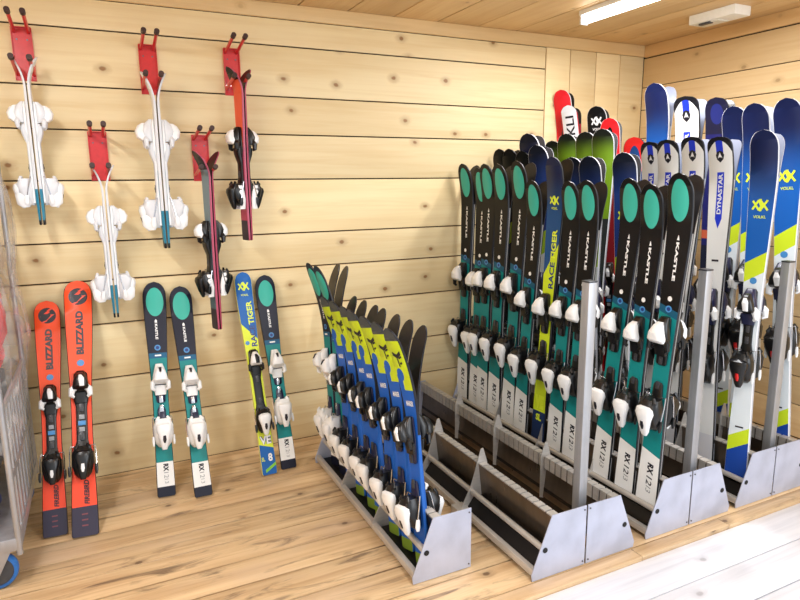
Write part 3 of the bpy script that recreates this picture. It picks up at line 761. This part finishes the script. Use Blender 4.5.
K3 = [('kastle', 3.529, (2.165, 3.536, 1.713)), ('kastle', 3.375, (2.165, 3.351, 1.683)), ('kastle', 3.285, (2.165, 3.279, 1.705)), ('kastle', 3.150, (2.165, 3.140, 1.701)),
      ('kastle', 2.997, (2.165, 2.953, 1.712)), ('kastle', 2.874, (2.165, 2.812, 1.605)), ('race_long', 2.701, (2.165, 2.641, 1.722)), ('kastle', 2.560, (2.165, 2.510, 1.598)),
      ('kastle', 2.428, (2.165, 2.381, 1.602)), ('kastle', 2.203, (2.165, 2.106, 1.609)), ('kastle', 2.042, (2.165, 1.985, 1.583)), ('kastle', 1.906, (2.165, 1.838, 1.627))]
names = ['farthest left, nearest the back wall', 'second from the back wall, mostly covered', 'third from the back wall', 'fourth from the back wall', 'fifth from the back wall',
         'sixth, just left of the yellow race ski', '', 'just right of the yellow race ski', 'just left of the first steel post', 'first of the three between the posts', 'middle of the three between the posts', 'nearest the front, right of its two neighbours']
for (kn, ty, tp), nm in zip(K3, names):
    if kn == 'kastle':
        pair(kn, 2.187, ty, tp, ('black and teal ski, ' + nm, 'rear partner of the teal ski ' + nm), 'black and teal skis in the long rack row', gap=.003)
    else:
        pair(kn, 2.187, ty, tp, ('navy and yellow race ski standing among the black and teal skis', 'dark rear ski paired with the navy and yellow race ski'), 'race skis', gap=.003)
R3 = [('black', 3.60, (2.46, 3.55, 1.815), 'blackish ski tip behind the second teal ski from the back wall'), ('black', 3.46, (2.46, 3.44, 1.81), 'blackish ski tip behind the fourth teal ski'),
      ('black', 3.33, (2.46, 3.30, 1.79), 'black ski with an olive emblem behind the fifth teal ski'), ('navy', 3.22, (2.47, 3.262, 1.893), 'tallest dark navy ski left of the green ones'),
      ('navy', 3.12, (2.47, 3.17, 1.818), 'navy ski behind the sixth teal ski'), ('navy', 2.84, (2.47, 2.847, 1.733), 'navy ski with a white rim right of the yellow race ski'),
      ('navy', 2.70, (2.47, 2.709, 1.733), 'navy ski with a white rim above the first steel post'), ('navy', 2.45, (2.47, 2.454, 1.742), 'navy ski with a white rim left of the white skis')]
for kn, ty, tp, d in R3:
    pair(kn, 2.567, ty, tp, (d, 'rear partner of the ' + d), 'navy and black skis in the middle row', yaw=26)
L4 = [('green', 3.39, (2.78, 3.398, 1.861), 'green and black ski, leftmost of the green group'), ('green', 3.26, (2.78, 3.261, 1.897), 'green and black ski, second from the left of the green group'),
      ('green', 3.09, (2.78, 3.085, 1.896), 'green and black ski, third from the left of the green group'), ('green', 2.94, (2.78, 2.94, 1.903), 'green and black ski, rightmost of the green group'),
      ('dynastar', 2.60, (2.775, 2.568, 1.805), 'white ski with a blue stripe, leftmost of the white group'), ('dynastar', 2.48, (2.775, 2.453, 1.809), 'white ski with a blue stripe, second of the white group'),
      ('dynastar', 2.33, (2.775, 2.297, 1.814), 'white ski with a blue stripe behind the nearest teal ski'), ('dynastar', 2.085, (2.775, 2.141, 1.803), 'white ski with a blue stripe, nearest one behind the middle post'),
      ('volkl', 1.895, (2.775, 1.911, 1.819), 'blue ski with yellow band, lowest and nearest at the right')]
for kn, ty, tp, d in L4:
    pair(kn, 2.795, ty, tp, (d, 'rear partner of the ' + d), 'skis in the left side of the right rack', yaw=28 if kn == 'green' else (16 if kn == 'volkl' else 8))
R4 = [('red', 3.50, (2.975, 3.565, 2.222), 'red ski with black print, farthest left of the tall skis'), ('whiteski', 3.40, (2.98, 3.49, 2.11), 'white ski with large black letters beside the red ski'),
      ('blackw', 3.29, (3.06, 3.303, 2.087), 'black ski with a white emblem above the green skis'), ('redarch', 3.16, (3.08, 3.198, 2.001), 'red ski with a black arch beside the black emblem ski'),
      ('redblue', 2.98, (3.08, 2.975, 1.866), 'red-rimmed blue ski behind the white group'), ('volkl', 2.84, (3.08, 2.843, 2.171), 'tallest blue ski with a yellow emblem, near the corner'),
      ('dynastar', 2.63, (3.08, 2.613, 2.068), 'tall white ski with a blue stripe behind the white group'), ('darkblue', 2.43, (3.08, 2.411, 2.038), 'dark blue ski right of the tall white ski'),
      ('volkl', 2.29, (3.08, 2.304, 1.98), 'blue ski half covered by the nearest white ski'), ('volkl', 2.155, (3.08, 2.186, 1.982), 'blue ski standing between two other blue skis'),
      ('volkl', 1.93, (3.08, 2.02, 1.987), 'largest blue ski with emblem and yellow band at the right edge')]
for kn, ty, tp, d in R4:
    pair(kn, 3.175, ty, tp, (d, 'rear partner of the ' + d), 'skis in the right side of the right rack', yaw=34 if ty > 2.95 else 14, splay=.01)

# children's skis in the small rack
XR = 1.100
ysm = [2.068, 2.20, 2.335, 2.495, 2.59, 2.74, 2.88]
nmm = ['nearest the front', 'second from the front', 'third from the front', 'fourth from the front', 'fifth from the front', 'sixth from the front', 'farthest of the blue ones']
def kids_pair(kn, y, d, lean, tipx=.975, z=.028, hz=0.0):
    N = yawed(-1, 8); L = KIND[kn]['L']
    T = Vector((XR, y, z)); 
    a = Vector((XR + .034, y + .20, z + L * .975)); ski(kn, T + N * .003, a + N * .003 , N, d[0], 'children’s skis in the small rack', L)
    b = Vector((XR + .044, y + .27, z + L * .96)); ski(kn, T - N * .003, b, -N, d[1], 'children’s skis in the small rack', L)
for y, nm in zip(ysm, nmm):
    kids_pair('marker', y, ('blue and yellow ski in the small rack, ' + nm, 'dark-based ski turned right in the small rack, ' + nm), 0)
kids_pair('tealtip', 2.985, ('nearer of two teal-tipped skis at the back of the small rack', 'rear ski of the nearer teal-tipped pair'), 0)
kids_pair('tealtip', 3.12, ('farther of two teal-tipped skis at the back of the small rack', 'rear ski of the farther teal-tipped pair'), 0)

# ------------------------------------------------------------------ skis leaning on the back wall
def wall_ski(kn, tail, tipx, tipz, label, group=None):
    T = Vector(tail); k = KIND[kn]; P = Vector((tipx, 3.6, tipz))
    Z = (Vector((tipx, 3.634, tipz - .01)) - T); ln = Z.length
    ski(kn, T, T + Z, (0, -1, 0), label, group)
wall_ski('blizzard', (-.303, 3.06, .004), -.272, 1.012, 'orange-red ski with dark lettering, the shorter left one beside the trolley', 'orange-red skis')
wall_ski('blizzard', (-.178, 2.997, .004), -.122, 1.104, 'orange-red ski with dark lettering, the taller right one of the two', 'orange-red skis')
wall_ski('kastle_kid', (.198, 3.223, .004), .247, 1.075, 'navy and teal children’s ski, left one of the two side by side', 'navy and teal skis against the wall')
wall_ski('kastle_kid', (.371, 3.136, .004), .379, 1.037, 'navy and teal children’s ski, right one of the two side by side', 'navy and teal skis against the wall')
wall_ski('race', (.741, 3.225, .004), .728, 1.095, 'yellow and blue race ski leaning on the wall beside a navy and teal one')
wall_ski('kastle_kid', (.857, 3.249, .004), .855, 1.069, 'navy and teal children’s ski leaning just right of the yellow race ski', 'navy and teal skis against the wall')

# ------------------------------------------------------------------ red hooks with hanging skis
M_red = plain('red_paint', lin(214, 34, 38), .35, noise=.03, coat=.3)
M_rub = plain('brown_rubber', lin(66, 44, 42), .6)
def hook(x, z1, label, yaw=0):
    r = empty('ski_hook', (x, YB, z1)); tag(r, label, 'wall hook', 'red ski hooks on the wall')
    bm = bmesh.new(); extrude_poly(bm, [(-.042, 0), (.042, 0), (.042, -.245), (-.042, -.245)], 'y', -.004, -.0005)
    for sx in (-1, 1): box(bm, sx * .042 - .002, sx * .042 + .002, -.016, -.001, -.245, 0)
    box(bm, -.042, .042, -.018, -.001, -.002, .002)
    link('back_plate', finish(bm, 'back_plate', M_red, False), r)
    for zz, w in ((-.02, .030), (-.215, .036)):
        for sx in (-1, 1):
            bm = bmesh.new(); tube(bm, [(sx * w, -.003, zz), (sx * w, -.225, zz + .038)], .0085, 12)
            p = link('peg', finish(bm, 'peg', M_red), r)
            bm = bmesh.new(); tube(bm, [(sx * w, -.222, zz + .0375), (sx * w, -.250, zz + .043)], [.0125, .0125], 14)
            link('rubber_cap', finish(bm, 'rubber_cap', M_rub), p)
            bm = bmesh.new(); tube(bm, [(sx * .022, -.004, zz - .035), (sx * .022, -.008, zz - .035)], .004, 8)
            if zz > -.1: link('screw', finish(bm, 'screw', M_screw), r)
def hang(kn, x, ztip, zbot, d, yawd=0, yoff=.135, group='hanging children’s skis'):
    L = ztip - zbot; sc = L / KIND[kn]['L']
    for s in (-1, 1):
        yw = math.radians(yawd); N = Vector((s * math.cos(yw), s * -math.sin(yw) * -1, 0)) * 1.0
        T = Vector((x, YB - yoff, zbot)) + N * .0035; A = T + Vector((0, 0, L))
        ski(kn, T, A, N, d[0 if s < 0 else 1], group)
HK = [(-.247, 2.345, 'hang_white', 2.20, 1.41, 'farthest left red hook', 'red wall hook farthest left, in the upper row'), (.038, 1.868, 'hang_white', 1.70, .915, 'lower left red hook', 'red wall hook in the lower row, above the orange-red skis'),
      (.313, 2.31, 'hang_white', 2.165, 1.265, 'middle upper red hook', 'red wall hook in the middle of the upper row'), (.545, 1.862, 'hang_grey', 1.775, .79, 'lower right red hook', 'red wall hook in the lower row, above the yellow race ski'),
      (.742, 2.325, 'hang_pink', 2.215, 1.285, 'upper right red hook', 'red wall hook farthest right, in the upper row')]
for x, z, kn, zt, zb, nm, lab in HK:
    hook(x, z, lab)
    c = {'hang_white': 'white-bound', 'hang_grey': 'grey and pink', 'hang_pink': 'orange and pink'}[kn]
    hang(kn, x + .008, 1.6 + (zt - 1.6) * .985, 1.6 + (zb - 1.6) * .985, yawd={'hang_white': 0}.get(kn, 17), d=('left ski of the ' + c + ' pair hanging from the ' + nm, 'right ski of the ' + c + ' pair hanging from the ' + nm))

# ------------------------------------------------------------------ wrapped roll container at the left
r = empty('roll_container', (-.9, 3.1, 0)); tag(r, 'grey steel roll container with blue-rimmed caster at the left edge', 'trolley')
M_frame = steel('cage_steel', lin(182, 183, 188), .42, (20, 20, 3), .6)
cx0, cx1, cy0, cy1 = -.49, .50, -.38, .42      # local
for xx in (cx0, cx1):
    bm = bmesh.new(); tube(bm, [(xx, cy0, .14), (xx, cy0, 1.75), (xx, cy1, 1.75), (xx, cy1, .14)], .012, 10)
    link('upright_frame', finish(bm, 'upright_frame', M_frame), r)
bm = bmesh.new(); box(bm, cx0 - .01, cx1 + .01, cy0 - .01, cy1 + .01, .16, .215, .006)
link('base_frame', finish(bm, 'base_frame', M_frame), r)
for xx, nm in ((cx1, 1), (cx0, 0)):
    bm = bmesh.new()
    for i in range(9):
        yy = cy0 + (cy1 - cy0) * (i + .5) / 9; box(bm, xx - .004, xx + .004, yy - .022, yy + .022, .20, .74, .002)
    for zz in (.45, .74): box(bm, xx - .005, xx + .005, cy0, cy1, zz - .014, zz + .014, .002)
    link('side_grille', finish(bm, 'side_grille', M_frame, False), r)
M_tyre = plain('blue_wheel', lin(40, 110, 190), .45); M_hub = plain('dark_hub', lin(70, 72, 78), .5)
for (xx, yy) in ((cx1 - .09, cy0 + .02), (cx1 - .09, cy1 - .06), (cx0 + .05, cy0 + .0), (cx0 + .05, cy1 - .06)):
    bm = bmesh.new(); rw = .078
    a = [(math.cos(2 * PI * i / 32), math.sin(2 * PI * i / 32)) for i in range(32)]
    pr_ = [(rw - .016, -.017), (rw - .005, -.015), (rw, -.008), (rw, .008), (rw - .005, .015), (rw - .016, .017)]
    rg = [[bm.verts.new((xx + q * ca, yy + o, rw + .001 + q * sa)) for ca, sa in a] for q, o in pr_]
    for u in range(len(rg)):
        v = (u + 1) % len(rg)
        for i in range(32): bm.faces.new((rg[u][i], rg[u][(i + 1) % 32], rg[v][(i + 1) % 32], rg[v][i]))
    w = link('wheel', finish(bm, 'wheel', M_tyre), r)
    bm = bmesh.new(); tube(bm, [(xx, yy - .013, rw), (xx, yy + .013, rw)], rw - .014, 28); tube(bm, [(xx, yy - .03, rw), (xx, yy + .03, rw)], .014, 14)
    link('wheel_hub', finish(bm, 'wheel_hub', M_hub), w)
    for s_ in (-1, 1):
        bm = bmesh.new(); extrude_poly(bm, [(xx - .014, .066), (xx + .012, .066), (xx + .062, .165), (xx - .02, .165)], 'y', yy + s_ * .024, yy + s_ * .027)
        link('caster_fork', finish(bm, 'caster_fork', M_frame, False), r)
# load inside the cage
def sack(name, lab, cat, c, rx, ry, rz, mat, amp=.12, seed=1, group=None, pw=.75):
    bm = bmesh.new(); bmesh.ops.create_icosphere(bm, subdivisions=4, radius=1); rnd = random.Random(seed)
    ph = [rnd.uniform(0, 6) for _ in range(9)]
    for v in bm.verts:
        p = v.co.copy(); q = Vector([math.copysign(abs(t) ** pw, t) for t in p])
        d = 1 + amp * (math.sin(5 * p.x + ph[0] + 3 * p.z) * .4 + math.sin(7 * p.y + ph[1] + 4 * p.x) * .3 + math.sin(11 * p.z + ph[2] + 5 * p.y) * .3 + .25 * math.sin(19 * p.x + 17 * p.z + ph[3]))
        v.co = Vector((q.x * rx * d, q.y * ry * d, q.z * rz * d))
    o = link(name, finish(bm, name, mat)); o.location = c; tag(o, lab, cat, group); return o
sack('blue_bag', 'blue plastic sack low in the roll container', 'bag', (-.66, 2.98, .305), .17, .2, .09, plain('blue_plastic_bag', lin(24, 52, 140), .3, noise=.04), .1, 5)
for i, (z, h, col, lb) in enumerate([(.40, .17, (120, 122, 130), 'grey carton low in the roll container'), (.575, .16, (120, 124, 132), 'dark grey carton in the middle of the roll container')]):
    bm = bmesh.new(); box(bm, -.40, .43, -.33, .36, 0, h, .012)
    o = link('carton', finish(bm, 'carton', plain('carton_%d' % i, lin(*col), .5, noise=.08))); o.location = (-.9, 3.1, z); tag(o, lb, 'carton', 'cartons in the roll container')
sack('red_bundle', 'red cloth bundle bulging under the plastic film of the roll container', 'bundle', (-.62, 3.12, 1.0), .22, .30, .23, plain('red_cloth', lin(210, 52, 58), .6, noise=.05), .12, 8)
sack('grey_bundle', 'grey bundle on top of the red one in the roll container', 'bundle', (-.66, 3.12, 1.46), .24, .32, .21, plain('grey_cloth', lin(168, 170, 176), .7, noise=.06), .12, 9)
# film
m, nt, b = base_mat('clear_film'); b.inputs['Base Color'].default_value = (.93, .94, .96, 1); b.inputs['Roughness'].default_value = .16
tr = nt.nodes.new('ShaderNodeBsdfTransparent'); mx = nt.nodes.new('ShaderNodeMixShader'); nz = nt.nodes.new('ShaderNodeTexNoise'); nz.inputs['Scale'].default_value = 5; nz.inputs['Detail'].default_value = 4; nz.inputs['Distortion'].default_value = 1.2
tc = nt.nodes.new('ShaderNodeTexCoord'); nt.links.new(tc.outputs['Object'], nz.inputs['Vector'])
nt.links.new((S(nt, nz.outputs[0]).step(.42, .70) * .40 + .10).k, mx.inputs[0]); nt.links.new(tr.outputs[0], mx.inputs[1]); nt.links.new(b.outputs[0], mx.inputs[2])
nt.links.new(mx.outputs[0], nt.nodes['Material Output'].inputs[0])
bp = nt.nodes.new('ShaderNodeBump'); bp.inputs['Strength'].default_value = .5; bp.inputs['Distance'].default_value = .02; nt.links.new(nz.outputs[0], bp.inputs['Height']); nt.links.new(bp.outputs[0], b.inputs['Normal'])
bm = bmesh.new(); rnd = random.Random(4); n = 72; nz_ = 44; rings = []
for j in range(nz_):
    t = j / (nz_ - 1); z = .56 + t * 1.46; rg = []
    for i in range(n):
        a = 2 * PI * i / n; c, s_ = math.cos(a), math.sin(a)
        bulge = .035 * math.sin(PI * min(1, t * 1.3)) * (1 + .5 * math.sin(9 * z + 2 * a))
        e = .26
        rx = .515 + bulge; ry = .42 + bulge
        cr = 1 if t < .86 else 1 - ((t - .86) / .14) * .35
        wv = .008 * math.sin(19 * a + 4 * z) + .006 * math.sin(13 * z + 5 * a) + .003 * math.sin(37 * a - 9 * z)
        rg.append(bm.verts.new((math.copysign(abs(c) ** e, c) * (rx + wv) * cr, math.copysign(abs(s_) ** e, s_) * (ry + wv) * cr + .02, z)))
    rings.append(rg)
for a, b2 in zip(rings, rings[1:]):
    for i in range(n): bm.faces.new((a[i], a[(i + 1) % n], b2[(i + 1) % n], b2[i]))
bm.faces.new(rings[-1])
o = link('stretch_film', finish(bm, 'stretch_film', m, True, 180)); o.location = (-.9, 3.1, 0); tag(o, 'clear crinkled plastic film wrapped around the loaded roll container', 'plastic film')

# ------------------------------------------------------------------ light
w = bpy.data.worlds.new('w'); SC.world = w; w.use_nodes = True
bg = w.node_tree.nodes['Background']; bg.inputs[0].default_value = (.90, .95, 1, 1); bg.inputs[1].default_value = 1.15
def area(name, loc, rot, sx, sy, e, col=(1, 1, 1)):
    l = bpy.data.lights.new(name, 'AREA'); l.shape = 'RECTANGLE'; l.size = sx; l.size_y = sy; l.energy = e; l.color = col
    o = bpy.data.objects.new(name, l); COL.objects.link(o); o.location = loc; o.rotation_euler = rot; return o
area('tube_glow_right', (2.705, 2.45, 2.49), (0, 0, 0), .10, 1.15, 30, (.98, .98, 1))
area('tube_glow_left', (-.55, 2.0, 2.49), (0, 0, 0), .10, 1.15, 30, (.98, .98, 1))
area('front_fill', (1.2, .6, 2.5), (0, 0, 0), .12, 1.2, 30, (.98, .98, 1))  # added fill light overhead, no lamp fixture belongs to it
area('doorway_daylight', (3.3, -.9, 1.9), (math.radians(68), 0, math.radians(22)), 1.8, 2.0, 50, (.88, .93, 1))

# ------------------------------------------------------------------ camera
cam = bpy.data.cameras.new('camera'); co = bpy.data.objects.new('camera', cam); COL.objects.link(co)
cam.sensor_width = 36; cam.lens = 620.77 / 800 * 36; cam.clip_start = .02
rt = Vector((0.89959667, -0.4366237, -0.00925116)); up = Vector((0.08955738, 0.16370355, 0.98243607)); fw = Vector((0.42744042, 0.88462472, -0.18637005))
mw = Matrix((rt, up, -fw)).transposed().to_4x4(); mw.translation = (0, 0, 1.6); co.matrix_world = mw
SC.camera = co
SC.view_settings.view_transform = 'Standard'; SC.view_settings.look = 'None'; SC.view_settings.exposure = 0.12; SC.view_settings.gamma = 1; SC.view_settings.use_curve_mapping = False
